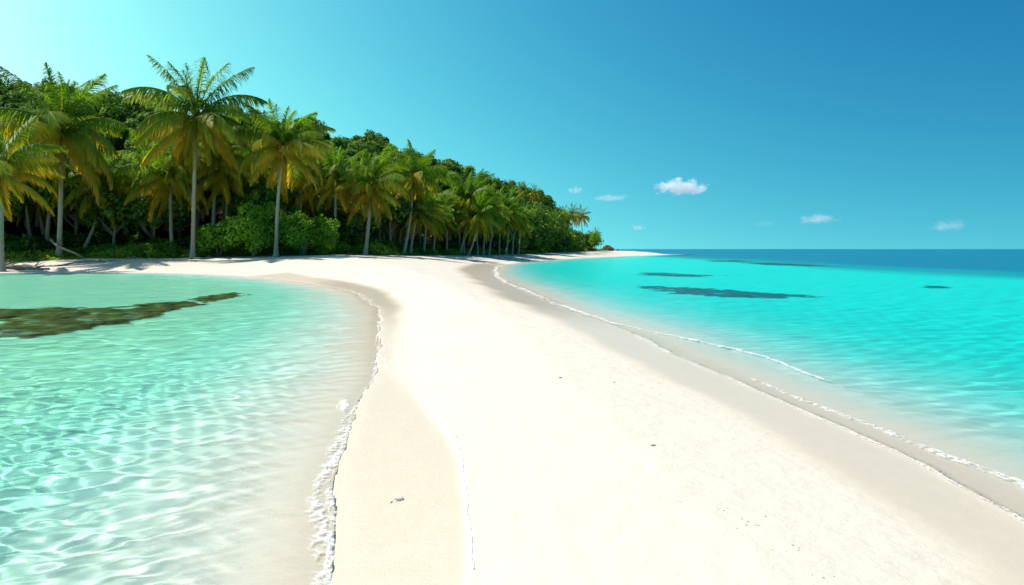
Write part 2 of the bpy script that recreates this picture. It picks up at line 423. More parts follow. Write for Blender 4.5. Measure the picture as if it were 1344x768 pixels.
# ------------------------------------------------------------------ coconut palms
def frond_geo(rng, L, e0, bend, droop, pairs, old, twist=0.0, tipold=.35, width=1.0, nseg=3):
    """one frond in the XZ plane, base at the origin, growing towards +X; returns V, Q, tone(per vertex)"""
    n = 15; s = np.linspace(0, 1, n)
    ang = e0 - bend * s ** 1.25
    seg = np.diff(s, prepend=0) * L
    P = np.stack([np.cumsum(np.cos(ang) * seg), 0.06 * L * twist * s ** 2, np.cumsum(np.sin(ang) * seg)], -1)
    T = np.stack([np.cos(ang), 0 * s, np.sin(ang)], -1)
    V = []; Q = []; tone = []
    # rachis: a flat tapering strip folded into a ridge
    r = .055 * (1 - s) + .008
    for i in range(n):
        N = np.array([-T[i, 2], 0, T[i, 0]])
        for dv in ((0, -1, -.3), (0, 0, .45), (0, 1, -.3)):
            V.append(P[i] + r[i] * np.array([0, dv[1], 0]) + r[i] * dv[2] * N); tone.append(min(.62, old * .4 + .42))
    for i in range(n - 1):
        for j in range(2): Q.append((i*3+j, i*3+j+1, (i+1)*3+j+1, (i+1)*3+j))
    base = len(V)
    for k in range(pairs):
        u = .10 + .90 * (k + .5) / pairs
        f = u * (n - 1); i = min(int(f), n - 2); fr = f - i
        p = P[i] * (1 - fr) + P[i+1] * fr; t = T[i] * (1 - fr) + T[i+1] * fr; t = t / np.linalg.norm(t)
        N = np.array([-t[2], 0, t[0]])
        ll = L * .27 * (math.sin(math.pi * min(1, .16 + .80 * u)) ** .7) * (1.0 if u < .9 else .85) * rng.uniform(.72, 1.12)
        for side in (-1, 1):
            if rng.random() < .04 + .08 * old: continue
            fwd = .55 + .5 * u + rng.normal(0, .17)
            dirv = np.array([0, side, 0]) * math.cos(fwd) + t * math.sin(fwd) + N * (.22 - .25 * droop + rng.normal(0, .08))
            dirv /= np.linalg.norm(dirv)
            q = p.copy(); w0 = (.025 + .014 * rng.random()) * width * (L / 5)
            lines = []
            for m in range(nseg + 1):
                v = m / nseg
                wd = w0 * (1.0, 1.05, .75, .12)[m] if nseg == 3 else w0 * (1.0, .9, .12)[m]
                wdir = np.cross(dirv, np.array([0, side * .3, 1.0])); wdir /= np.linalg.norm(wdir) + 1e-9
                lines.append((q - wdir * wd, q + wdir * wd))
                dirv = dirv + np.array([0, 0, -1]) * (droop * .62 + .10 + rng.uniform(0, .30)); dirv /= np.linalg.norm(dirv)
                q = q + dirv * ll / nseg
            b = len(V)
            tt = np.clip(old + rng.normal(0, .05), 0, 1)
            for m, (a, c) in enumerate(lines):
                V += [a, c]; tone += [min(1, tt + tipold * (m / nseg) ** 1.5)] * 2
            for m in range(nseg): Q.append((b + 2*m, b + 2*m + 1, b + 2*m + 3, b + 2*m + 2))
    return np.array(V), np.array(Q), np.array(tone)
def frond_mesh(name, *a, **k):
    V, Q, t = frond_geo(*a, **k); me = np_mesh(name, V, Q); attr(me, 'tone', t); me.materials.append(M_FROND); return me

# ages of frond: 0 spear, 1 upright, 2 spreading, 3 arching, 4 hanging golden, 5 dry skirt
AGES = [dict(e0=1.47, bend=.22, droop=.25, old=.02, tipold=.08), dict(e0=1.22, bend=.62, droop=.40, old=.06, tipold=.12),
        dict(e0=.86, bend=1.35, droop=.75, old=.14, tipold=.22), dict(e0=.40, bend=1.60, droop=1.1, old=.26, tipold=.36),
        dict(e0=-.02, bend=1.45, droop=1.3, old=.32, tipold=.48), dict(e0=-.65, bend=.85, droop=1.2, old=.46, tipold=.38)]
frng = np.random.default_rng(21)
FR = []
for a in AGES:
    FR.append([frond_mesh('frond', frng, 5.0 * frng.uniform(.92, 1.08), a['e0'] + frng.normal(0, .06), a['bend'] * frng.uniform(.85, 1.2), a['droop'] , 92,
                          a['old'], twist=frng.normal(0, 1), tipold=a['tipold']) for _ in range(3)])
def age_plan(rng, lush=1.0, skirt=4):
    """(age, azimuth, tilt) of every frond of a crown, golden-angle spiral"""
    plan = []; az = rng.uniform(0, 6.28)
    for age, n in ((0, 3), (1, 5), (2, 8), (3, 9), (4, 7), (5, skirt + 1)):
        for _ in range(max(1, int(round(n * lush)))):
            az += 2.39996 + rng.normal(0, .18)
            plan.append((age, az, rng.normal(0, .09)))
    return plan
def trunk_curve(base, top, rng, n=14):
    base = np.array(base, float); top = np.array(top, float)
    s = np.linspace(0, 1, n)
    H = top[2] - base[2]
    lean = top - base
    # rises curving: leans first, straightens towards the crown
    f = 1 - (1 - s) ** 1.45
    P = np.stack([base[0] + lean[0] * f, base[1] + lean[1] * f, base[2] + H * s], -1)
    bow = rng.normal(0, .018) * H
    P[:, 0] += bow * np.sin(s * math.pi); return P
def trunk_mesh(P, r0, r1, rng, flare=1.9, seg=12):
    n = len(P); m = 46
    s = np.linspace(0, 1, n); u = np.linspace(0, 1, m)
    PP = np.stack([np.interp(u, s, P[:, i]) for i in range(3)], -1)
    H = P[-1, 2] - P[0, 2]
    r = r0 * (1 - u) + r1 * u; r = r * (1 + (flare - 1) * np.exp(-u * H / .45)) * (1 + .03 * np.sin(u * H * 14) + rng.normal(0, .012, m))
    b = MB(); b.tube(PP, r, seg); return b.mesh('trunk')
GROUP_P = 'coconut palms along the beach front'
prng = np.random.default_rng(5)
def palm(px, Y, cpx, cpy, frpx, label, tr=.17, lush=1.0, skirt=4, dY=0.0, nuts=5, group=GROUP_P, kick=0):
    """a coconut palm with every frond a part; px: base bearing, (cpx, cpy): heart of the crown"""
    rng = np.random.default_rng(int(px * 7 + Y))
    bx = wx(px, Y); bz = gz(bx, Y) - .12
    Yc = Y + dY; top = np.array([wx(cpx, Yc), Yc, wz(cpy, Yc)])
    root = empty('coconut_palm', (bx, Y, bz)); tag(root, label, 'palm tree', group)
    loc = lambda p: np.asarray(p) - np.array([bx, Y, bz])
    P = trunk_curve((0, 0, 0), loc(top), rng)
    link('trunk', trunk_mesh(P, tr, tr * .62, rng), M_PALMBARK, root)
    t = loc(top)
    b = MB()                                          # fibrous heart with old leaf bases
    b.tube([t + (0, 0, -.75), t + (0, 0, -.4), t, t + (0, 0, .45)], [tr * .62, tr * 1.25, tr * 1.35, tr * .5], 10)
    for k in range(16):
        a = rng.uniform(0, 6.28); e = rng.uniform(-.3, 1.0); l = rng.uniform(.4, .9)
        dv = np.array([math.cos(a) * math.cos(e), math.sin(a) * math.cos(e), math.sin(e)])
        s0 = t + (0, 0, rng.uniform(-.5, .15)); b.tube([s0, s0 + dv * l * .6, s0 + dv * l + (0, 0, -.05)], [.06, .04, .015], 5)
    link('crown_heart', b.mesh('crown_heart'), M_FIBRE, root)
    sc = frpx / FPX * Yc / 5.0 * 1.05
    lean_ = Euler((rng.normal(0, .10), rng.normal(0, .10), 0)).to_matrix()
    for age, az, tilt in age_plan(rng, lush * rng.uniform(.85, 1.1), skirt):
        o = link('frond', FR[age][rng.integers(3)], None, root)
        zz = {0: .35, 1: .22, 2: .08, 3: -.05, 4: -.2, 5: -.35}[age]
        o.location = t + (.10 * math.cos(az), .10 * math.sin(az), zz)
        o.rotation_euler = (lean_ @ Euler((rng.normal(0, .22), tilt, az)).to_matrix()).to_euler()
        f = sc * rng.uniform(.78, 1.12) * {0: .76, 5: .92}.get(age, 1)
        o.scale = (f, f, f)
    for k in range(nuts):
        a = rng.uniform(0, 6.28); rr_ = .16
        b = MB(); ph = np.linspace(0, math.pi, 7)
        b.tube([(0, 0, -rr_ * 1.2 * math.cos(q)) for q in ph], [max(.004, rr_ * math.sin(q)) for q in ph], 8, cap=False)
        c = link('coconut', b.mesh('coconut'), M_HUSK, root); c.location = t + (.3 * math.cos(a), .3 * math.sin(a), -.55 + rng.uniform(-.15, .15))
    return root

palm(2, 47, 4, 224, 72, 'coconut palm cut by the left edge of the photo, its crown low over the water', tr=.17, lush=.9)
palm(77, 55, 80, 175, 92, 'big dark green coconut palm, second from the left, with a broad full crown', tr=.2, lush=1.35, skirt=5)
palm(107, 58.6, 136, 244, 58, 'low coconut palm leaning right just behind the big dark green palm', tr=.15, skirt=3, dY=.8)
palm(253, 55.8, 257, 154, 84, 'tallest coconut palm, its crown standing highest against the sky', tr=.18, lush=1.1, skirt=6)
palm(226, 58.6, 223, 234, 64, 'short coconut palm close left of the tallest palm, hanging golden fronds', tr=.16, skirt=5)
palm(279, 60.5, 283, 214, 66, 'coconut palm right behind the tallest palm, crown half hidden by it', tr=.18, skirt=5)
palm(292, 61.5, 298, 228, 58, 'slim coconut palm standing over the small round shrub', tr=.15, skirt=5)
palm(362, 56.2, 371, 192, 68, 'tall coconut palm in front of the dark rounded shrub, pale straight trunk', tr=.165, lush=1.1, skirt=4)
palm(437, 64, 440, 237, 50, 'coconut palm rising from the bushes just left of the leaning pair at mid beach', tr=.15, skirt=4)
palm(479, 63.5, 487, 244, 54, 'coconut palm with a pale trunk leaning slightly right behind bright creepers', tr=.18, lush=1.1, skirt=5, dY=.5)
palm(529, 73, 542, 234, 50, 'tall leaning coconut palm whose spiky crown rises above the others at mid beach', tr=.19, lush=1.1, skirt=5, dY=.6)
palm(538, 75, 549, 276, 38, 'short leaning coconut palm tucked under the tall spiky crown', tr=.17, skirt=5)
palm(603, 88, 615, 264, 44, 'coconut palm leading the right hand cluster where the beach narrows', tr=.18, lush=1.15, skirt=6, dY=.6)

# smaller palms farther off: trunk and crown
CROWNS = []
for v in range(5):
    rng = np.random.default_rng(300 + v); Vs = []; Qs = []; Ts = []; n0 = 0
    for age, az, tilt in age_plan(rng, .85, 5):
        a = AGES[age]
        Vf, Qf, tf = frond_geo(rng, 5.0 * rng.uniform(.88, 1.08), a['e0'] + rng.normal(0, .08) + tilt, a['bend'] * rng.uniform(.85, 1.2), a['droop'], 44, a['old'],
                               tipold=a['tipold'], width=1.7, nseg=2)
        ca, sa = math.cos(az), math.sin(az)
        Vf = Vf @ np.array([[ca, sa, 0], [-sa, ca, 0], [0, 0, 1]]) + np.array([0, 0, {0: .35, 1: .22, 2: .08, 3: -.05, 4: -.2, 5: -.35}[age]])
        Vs.append(Vf); Qs.append(Qf + n0); Ts.append(tf); n0 += len(Vf)
    me = np_mesh('crown', np.vstack(Vs), np.vstack(Qs)); attr(me, 'tone', np.concatenate(Ts)); me.materials.append(M_FROND); CROWNS.append(me)
def small_palm(px, Y, cpx, cpy, frpx, label, tr=.14, group='smaller palms at the forest edge', dY=0.0):
    rng = np.random.default_rng(int(px * 13 + cpy * 3))
    bx = wx(px, Y); bz = gz(bx, Y) - .1; Yc = Y + dY
    root = empty('coconut_palm', (bx, Y, bz)); tag(root, label, 'palm tree', group)
    t = np.array([wx(cpx, Yc) - bx, dY, wz(cpy, Yc) - bz])
    link('trunk', trunk_mesh(trunk_curve((0, 0, 0), t, rng), tr, tr * .65, rng, seg=8), M_PALMBARK, root)
    c = link('crown', CROWNS[rng.integers(5)], None, root); c.location = t; f = frpx / FPX * Yc / 5.0 * 1.05; c.scale = (f, f, f); c.rotation_euler = (0, 0, rng.uniform(0, 6.28))
    return root
# (base px, Y, crown px, crown py, frond px, label)
low = 'one of the low golden palms crowding behind the leaning pair at mid beach'
for a in [(494, 78, 497, 290, 30), (503, 80, 506, 281, 30), (514, 82, 515, 293, 28), (523, 79, 524, 288, 28), (556, 79, 560, 280, 34), (569, 82, 571, 286, 30)]:
    small_palm(*a, low, group='low golden palms at mid beach')
small_palm(150, 66, 160, 252, 42, 'low palm between the big dark green palm and the tallest palm', .15)
for a in [(40, 60, 30, 232, 48), (58, 62, 48, 256, 44), (178, 62, 186, 246, 46), (200, 64, 196, 216, 44)]:
    small_palm(*a, 'half shaded palm among the trees, between the left edge and the tallest palm', .14, group='shaded palms left of the tallest palm')
for a in [(310, 63, 316, 262, 40), (392, 64, 398, 236, 42), (408, 66, 404, 258, 38)]:
    small_palm(*a, 'mid height palm crowding in around the straight pale palm trunk', .14, group='palms crowding round the straight pale trunk')
small_palm(330, 68, 322, 240, 44, 'palm whose golden crown hangs over the big green shrub', .16)
small_palm(455, 72, 457, 272, 32, 'small drooping palm between two taller palms left of the bright creepers', .13)
small_palm(420, 70, 418, 262, 36, 'shaded palm behind the dark rounded shrub', .14)
clus = 'one of the slim golden palms clustered where the beach narrows'
for a in [(609, 89, 606, 280, 30), (614, 86, 628, 284, 34), (627, 92, 629, 270, 32), (634, 93, 640, 282, 30), (641, 94, 648, 276, 30), (586, 86, 588, 284, 30)]:
    small_palm(*a, clus, group='slim palms clustered where the beach narrows')
small_palm(664, 104, 667, 276, 30, 'tallest of the far palms, right of the cluster where the beach narrows', .16)
for a in [(672, 106, 676, 288, 24), (680, 108, 684, 290, 24), (655, 103, 656, 286, 26)]:
    small_palm(*a, 'small palm beside the tallest far palm at the wooded bend', group='small palms at the wooded bend')
for a in [(741, 150, 740, 287, 17), (751, 158, 751, 282, 15), (733, 145, 731, 290, 16)]:
    small_palm(*a, 'one of the palms grouped on the wooded point near the tip', group='palms on the wooded point')
small_palm(767, 172, 763, 284, 15, 'palm leaning from the far end of the wooded point', .13)
small_palm(779.5, 196, 782, 308, 10, 'lone little palm at the very tip of the wooded point', .12)
for a in [(688, 140, 687, 250, 12), (703, 150, 702, 254, 12)]:
    small_palm(*a, 'palm crown poking out of the forest near the end of the ridge', group='palms on the end of the ridge')

# ------------------------------------------------------------------ broadleaf forest
def leaf_cloud(rng, C, rad, per, size, flat=.0, clump_tone=None):
    """leaf quads over clumps C (n,3) with radii rad"""
    n = len(C); N = n * per
    ci = np.repeat(np.arange(n), per)
    dv = rng.normal(size=(N, 3)); dv[:, 2] = dv[:, 2] * .85 + .25; dv /= np.linalg.norm(dv, axis=1)[:, None]
    P = C[ci] + dv * (rad[ci] * rng.uniform(.45, 1.08, N) ** .6)[:, None]
    nr = dv + rng.normal(0, .55, (N, 3)) + np.array([0, 0, .45]); nr /= np.linalg.norm(nr, axis=1)[:, None]
    t = np.cross(nr, rng.normal(size=(N, 3))); t /= np.linalg.norm(t, axis=1)[:, None]
    b = np.cross(nr, t); sz = size * rng.uniform(.6, 1.35, N)[:, None]
    V = np.stack([P - t * sz, P - b * sz * .5 + nr * sz * .12, P + t * sz, P + b * sz * .5 + nr * sz * .12], 1).reshape(-1, 3)
    Q = np.arange(4 * N).reshape(-1, 4)
    ct = rng.uniform(.1, .9, n) if clump_tone is None else clump_tone
    tone = np.clip(ct[ci] + rng.normal(0, .14, N), 0, 1)
    return V, Q, np.repeat(tone, 4)
def crown_mesh(name, seed, rx, rz, nc, per, size, mat, cr=.34, low=-.25):
    rng = np.random.default_rng(seed)
    dv = rng.normal(size=(nc, 3)); dv[:, 2] = np.abs(dv[:, 2]) * 1.0 + low; dv /= np.linalg.norm(dv, axis=1)[:, None]
    rr_ = rng.uniform(.35, 1.0, nc) ** .5 * (1 + .22 * rng.normal(size=nc))
    C = dv * rr_[:, None] * np.array([rx, rx * rng.uniform(.85, 1.1), rz])
    rad = rx * cr * rng.uniform(.6, 1.25, nc)
    V, Q, t = leaf_cloud(rng, C, rad, per, size); me = np_mesh(name, V, Q, smooth=False); attr(me, 'tone', t); me.materials.append(mat); return me
TREES = []
for v in range(7):
    rng = np.random.default_rng(500 + v); rx = rng.uniform(2.3, 3.0); rz = rng.uniform(1.9, 2.9)
    th = rng.uniform(4.5, 6.0)
    cm = crown_mesh('crown', 520 + v, rx, rz, 34, 105, .24, M_TREE)
    b = MB(); b.tube([(0, 0, -.4), (.1, 0, th * .45), (0, .1, th * .8), (.05, .05, th + rz * .3)], [.22, .16, .12, .05], 7)
    for k in range(5):
        a = rng.uniform(0, 6.28); z0 = th * rng.uniform(.55, .8)
        b.tube([(0, 0, z0), (.55 * rx * math.cos(a) * .6, .55 * rx * math.sin(a) * .6, z0 + .9), (.6 * rx * math.cos(a), .6 * rx * math.sin(a), th + .3)], [.08, .06, .02], 5)
    tm = b.mesh('trunk'); tm.materials.append(M_BARK)
    TREES.append((cm, tm, th))
def forest_tree(x, y, s, v, label, group, dz=0.0, tall=1.0):
    cm, tm, th = TREES[v]
    root = empty('broadleaf_tree', (x, y, gz(x, y) + dz), random.uniform(0, 6.28), s); tag(root, label, 'tree', group)
    link('trunk', tm, None, root).scale = (1, 1, tall)
    c = link('crown', cm, None, root); c.location = (0, 0, th * tall)
    return root
random.seed(4)
L_RIDGE = 'rounded dark green tree on the crest of the hill, against the sky'
L_SLOPE = 'dark broadleaf tree of the dense forest covering the slope above the palms'
L_FRONT = 'leafy tree at the shaded forest edge right behind the beach palms'
L_END = 'bushy tree on the wooded point where the hill runs down to the tip'
# crest, evenly spread along the picture
px = -150
while px < 740:
    Yr = np.interp(px, RX, RY); Yq = Yr * random.uniform(.97, 1.03)
    s = random.uniform(.8, 1.25)
    forest_tree(wx(px, Yq), Yq, s, random.randrange(7), L_RIDGE, 'trees on the crest of the hill', dz=-2.8 * s - random.uniform(0, 1.2))
    px += random.uniform(14, 26) * 100 / Yr
cand = []
for k in range(6000):
    px = random.uniform(-190, 735); t = random.uniform(.06, .98)
    Yv = np.interp(px, VX, VY); Yr = np.interp(px, RX, RY); Yq = Yv + (Yr - Yv) * t
    xx = wx(px, Yq)
    if all((xx - a) ** 2 + (Yq - b) ** 2 > 3.1 ** 2 for a, b in cand): cand.append((xx, Yq))
    if len(cand) >= 222: break
for xx, yy in cand:
    s = random.uniform(.75, 1.15)
    forest_tree(xx, yy, s, random.randrange(7), L_SLOPE, 'trees covering the hillside', dz=-1.6)
px = -200
while px < 735:
    Yv = np.interp(px, VX, VY); Yq = Yv + random.uniform(8, 13)
    s = random.uniform(.75, 1.05)
    forest_tree(wx(px, Yq), Yq, s, random.randrange(7), L_FRONT, 'trees at the forest edge', dz=-.3, tall=1.0)
    px += random.uniform(20, 36) * 58 / Yq
for (px, t, s) in [(700, .12, .8), (712, .2, .9), (722, .12, .8), (735, .3, .8), (738, .08, .6), (748, .15, .62), (757, .1, .6), (763, .3, .6), (770, .12, .5), (776, .3, .45), (690, .1, .9), (680, .15, .9)]:
    Yv = np.interp(px, VX, VY); Yr = np.interp(px, RX, RY); Yq = Yv + (Yr - Yv) * t
    forest_tree(wx(px, Yq), Yq, s, random.randrange(7), L_END, 'trees on the wooded point', dz=-3.2 * s)

# ------------------------------------------------------------------ shrubs
def shrub(px, Y, w_px, h_px, label, seed, size=.16, mat=None, nc=42, per=110, group=None, name='shrub'):
    bx = wx(px, Y); bz = gz(bx, Y); rx = w_px / 2 / FPX * Y; hz = h_px / FPX * Y
    root = empty(name, (bx, Y, bz)); tag(root, label, 'shrub', group)
    f = link('foliage', crown_mesh('foliage', seed, rx, hz * .52, nc, per, size, mat or M_SHRUB, cr=.36, low=-.45), None, root); f.location = (0, 0, hz * .50)
    rng = np.random.default_rng(seed); b = MB()
    for k in range(6):
        a = rng.uniform(0, 6.28); q = rng.uniform(.2, .6) * rx
        b.tube([(.1 * math.cos(a), .1 * math.sin(a), -.15), (q * .5 * math.cos(a), q * .5 * math.sin(a), hz * .35), (q * math.cos(a), q * math.sin(a), hz * .75)], [.06, .045, .015], 5)
    link('stem', b.mesh('stem'), M_BARK, root)
    return root
shrub(287, 57.2, 50, 42, 'small bright green shrub behind the foot of the tallest palm', 11)
shrub(333, 57.4, 70, 62, 'largest round green shrub, between the tallest palm and the straight pale trunk', 12, nc=60)
shrub(397, 58.8, 66, 52, 'dark rounded shrub just right of the straight pale palm trunk', 13, nc=50)
shrub(446, 66, 44, 34, 'low dark bush beside the bright creepers at mid beach', 14, mat=M_TREE)
shrub(470, 70, 34, 26, 'low shaded bush behind the pale leaning palm trunk', 15, mat=M_TREE)
shrub(699, 128, 52, 62, 'big leafy green bush mass at the wooded bend', 16, size=.24, mat=M_TREE, nc=60)
shrub(672, 112, 36, 30, 'rounded bush under the far palms at the bend', 17, size=.2, mat=M_TREE)
shrub(722, 142, 40, 40, 'broad bush on the point, right of the big leafy mass', 18, size=.24, mat=M_TREE)
shrub(745, 158, 34, 24, 'yellowish low shrub spilling to the sand near the point', 19, size=.24)
shrub(771, 182, 34, 20, 'lowest bush ending at the rock on the tip', 20, size=.24)
shrub(757, 168, 30, 26, 'bush between the point palms and the sand', 21, size=.24, mat=M_TREE)
k = 0
for px in range(-60, 690, 21):                      # undergrowth below the forest edge
    Yv = float(np.interp(px, VX, VY)); Yq = Yv + 3.4 + random.uniform(0, 2.5)
    shrub(px + random.uniform(-6, 6), Yq, random.uniform(30, 46) * 58 / Yq, random.uniform(9, 17) * 58 / Yq, 'dark undergrowth bush in the shade behind the palm trunks', 700 + k, size=.17, mat=M_TREE, nc=22, per=70,
          group='undergrowth bushes in the shade', name='undergrowth_bush'); k += 1

# ------------------------------------------------------------------ creeping ground cover along the top of the beach
rng = np.random.default_rng(77)
N = 60000
pxs = rng.uniform(-120, 800, N)
yv = np.interp(pxs, VX, VY)
dens = np.interp(pxs, [-120, 60, 100, 180, 250, 400, 520, 600, 700, 800], [.1, .15, .5, .8, .55, 1, 1, .8, .8, .8])
wd_ = np.interp(pxs, [0, 400, 480, 600, 800], [1.6, 1.8, 2.6, 2.0, 3.0])
off = rng.beta(1.3, 1.8, N) * wd_ * 2.2 - .35 + .9 * fbm(pxs * .03, pxs * 0 + 2, 88, 3)
ok = rng.random(N) < dens
pxs, Yq, off = pxs[ok], (yv + off)[ok], off[ok]
lush = sstep(405, 425, pxs) * sstep(530, 510, pxs) + .6 * sstep(110, 130, pxs) * sstep(240, 225, pxs)
Yq = Yq - .8 * lush
xx = wx(pxs, Yq); zz = ground_z(xx, Yq)
hgt = (.12 + .42 * sstep(0, 1.5, off) + .45 * lush) * (.6 + .8 * np.clip(fbm(xx * .7, Yq * .7, 89, 3) + .5, 0, 1))
P = np.stack([xx, Yq, zz + rng.random(len(xx)) * hgt], -1)
V, Q, t = leaf_cloud(rng, P, np.full(len(P), .06), 1, .13, clump_tone=np.clip(.5 + fbm(xx * .5, Yq * .5, 90, 3), 0, 1))
me = np_mesh('ground_cover', V, Q, smooth=False); attr(me, 'tone', t)
tag(link('ground_cover', me, M_COVER), 'low green creeper edging the sand below the palms', 'creeper', kind='stuff')

# ------------------------------------------------------------------ foam: thin lumpy mats of froth with holes, lying on the water's edge
gf = NT('sea_froth')
pf = gf.n('NewGeometry').outputs['Position']
bf_ = gf.n('Bump', {'Height': gf.noise(120, pf, 4, .7).outputs[0], 'Strength': .15, 'Distance': .006})
warp = gf.n('VectorMath', {0: pf, 1: gf.n('VectorMath', {0: gf.n('TexNoise', {'Vector': pf, 'Scale': 9.0, 'Detail': 4}).outputs['Color'], 'Scale': .16}, operation='SCALE').outputs[0]}, operation='ADD').outputs[0]
ved = gf.n('TexVoronoi', {'Vector': warp, 'Scale': 17.0}, feature='DISTANCE_TO_EDGE').outputs['Distance']
ved2 = gf.n('TexVoronoi', {'Vector': warp, 'Scale': 46.0}, feature='DISTANCE_TO_EDGE').outputs['Distance']
lace = gf.math('MAXIMUM', gf.math('SUBTRACT', 1.0, gf.math('MULTIPLY', ved, 5.0), clamp=True), gf.math('MULTIPLY', gf.math('SUBTRACT', 1.0, gf.math('MULTIPLY', ved2, 4.5), clamp=True), .7))
ca = gf.attr('cov').outputs['Fac']
cov = gf.math('ADD', gf.math('MULTIPLY', lace, gf.math('MULTIPLY', ca, 1.25)), gf.math('MULTIPLY', gf.math('SUBTRACT', ca, .72), 1.0, clamp=True), clamp=True)
cov = gf.math('MULTIPLY', cov, .74)
froth = gf.n('MixShader', {0: .3, 1: gf.n('BsdfPrincipled', {'Base Color': (.9, .9, .88, 1), 'Roughness': .8, 'Normal': bf_.outputs[0]}).outputs[0],
                           2: gf.n('BsdfTranslucent', {'Color': (.9, .92, .9, 1)}).outputs[0]}).outputs[0]
M_FOAM = gf.surf(gf.n('MixShader', {0: cov, 1: gf.n('BsdfTransparent').outputs[0], 2: froth}).outputs[0])
def foam_ribbon(name, pts, w_in, w_out, label, seed, cell=.06, cover=.5, thick=.010, step=.012, edge=.5, scallop=.05, zoff=.004):
    """pts: centre line in plan; the froth spreads w_in to its left and w_out to its right"""
    P = catmull(pts, 12); L = np.concatenate([[0], np.cumsum(np.linalg.norm(np.diff(P, axis=0), axis=1))])
    nu = int(min(2600, max(60, L[-1] / step))); u = np.linspace(0, L[-1], nu)
    C = np.stack([np.interp(u, L, P[:, i]) for i in (0, 1)], -1)
    T = np.gradient(C, axis=0); T /= np.linalg.norm(T, axis=1)[:, None]; N = np.stack([-T[:, 1], T[:, 0]], -1)
    wi = np.interp(u / L[-1], np.linspace(0, 1, len(w_in)), w_in); wo = np.interp(u / L[-1], np.linspace(0, 1, len(w_out)), w_out)
    nv = int(max(6, (max(w_in) + max(w_out)) / step)); nv = min(nv, 70)
    v = np.linspace(0, 1, nv)
    D = wi[:, None] - (wi + wo)[:, None] * v[None]
    D = D + (scallop * fbm(u * .9 / max(scallop * 8, .1), u * 0 + 3, seed + 9, 3))[:, None]
    XX = C[:, 0][:, None] + N[:, 0][:, None] * D; YY = C[:, 1][:, None] + N[:, 1][:, None] * D
    f1 = fbm(XX / cell, YY / cell, seed, 4); f2 = fbm(XX / cell / 5, YY / cell / 5, seed + 4, 3)
    lace = 1 - np.abs(f1) * 3.2                       # ridges: the lace between the bubbles
    prof = np.minimum(1, np.minimum(v, 1 - v) * 2 / edge)[None]
    mask = lace * .55 + .5 * f2 + prof * .9 - (1.32 - cover)
    zz = np.maximum(ground_z(XX.ravel(), YY.ravel()).reshape(XX.shape), .0) + zoff + thick * np.clip(mask * 1.6, 0, 1) ** .6 * (1 + .6 * fbm(XX / cell * 3, YY / cell * 3, seed + 7, 2))
    F = grid_faces(nu, nv); m = mask.ravel(); F = F[(m[F] > 0).sum(1) >= 3]
    if not len(F): return None
    used = np.zeros(nu * nv, bool); used[F.ravel()] = True; idx = np.cumsum(used) - 1
    V = np.stack([XX, YY, zz], -1).reshape(-1, 3)[used]
    me = np_mesh(name, V, idx[F]); attr(me, 'cov', np.clip(m[used] * 1.5, 0, 1))
    o = link(name, me, M_FOAM); tag(o, label, 'foam', kind='stuff'); return o
q = lambda L_: [on_plane(*p) for p in L_]
foam_ribbon('foam', q([(449, 520), (458, 545), (452, 572), (441, 600), (430, 630), (420, 660), (428, 690), (415, 715), (425, 745), (424, 790)]), (.07, .05, .07, .06, .07), (.10, .17, .11, .15, .12),
            'thick white lacy froth washed up along the left shallows', 201, cell=.07, cover=.60, thick=.0008, step=.006, scallop=.08, zoff=.002, edge=.9)
foam_ribbon('foam', q([(462, 381), (482, 392), (496, 410), (499, 440), (499, 465), (505, 485), (513, 496)]), (.03, .03, .02), (.03, .02, .02),
            'thin white froth line on the left swash edge', 211, cell=.08, cover=.62, thick=.008, step=.02, scallop=.16)
foam_ribbon('foam', LWs[[i for i, p_ in enumerate(LWs) if 2.6 < p_[1] < 12.6]], (.018, .018), (.03, .06, .03, .07, .03),
            'fine bubbly rim where the left lagoon meets the wet sand', 215, cell=.05, cover=.62, thick=.0008, step=.007, scallop=.03, zoff=.002)
foam_ribbon('foam', q([(598, 585), (603, 610), (607, 640), (612, 675), (616, 715), (617, 775)]), (.007, .008, .007), (.006, .006, .006),
            'thin froth line along the small sand scarp near the camera', 221, cell=.03, cover=.95, thick=.006, step=.005, scallop=.03, zoff=.016)
foam_ribbon('foam', q([(652, 349), (649, 356), (656, 367), (672, 376), (700, 388), (746, 406), (790, 420), (815, 427)]), (.2, .3, .34, .25, .12), (.08, .10, .12, .08, .05),
            'white foam line of the wavelet at the far right waterline', 231, cell=.22, cover=.85, thick=.008, step=.035, scallop=.22, zoff=.012, edge=.8)
foam_ribbon('foam', q([(790, 420), (833, 431), (870, 439), (910, 446), (960, 457), (1010, 471), (1060, 490), (1110, 510)]), (.08, .06, .05, .03), (.10, .14, .20, .16, .05),
            'low white breaker running in from the right', 241, cell=.10, cover=.72, thick=.006, step=.011, scallop=.10, zoff=.012, edge=.9)
foam_ribbon('foam', q([(833, 441), (880, 464), (950, 494), (1043, 535), (1125, 570), (1207, 608), (1288, 652), (1344, 684), (1420, 740)]), (.012, .016, .02, .02), (.014, .018, .02, .02),
            'fine froth line on the right swash edge', 251, cell=.05, cover=.82, thick=.007, step=.007, scallop=.06)
foam_ribbon('foam', q([(985, 497), (1030, 514), (1075, 532), (1130, 553), (1185, 576), (1240, 599), (1300, 622), (1350, 641), (1430, 675)]), (.03, .05, .08, .10), (.05, .07, .06, .08),
            'lacy froth line drifting in the right shallows', 261, cell=.05, cover=.62, thick=.0008, step=.006, scallop=.05, zoff=.003)
foam_ribbon('foam', q([(514, 492), (522, 489), (534, 490), (541, 494)]), (.012, .012), (.012, .012), 'small curl of froth left on the sand by the swash edge', 271, cell=.04, cover=.9, thick=.006, step=.006, scallop=.02)

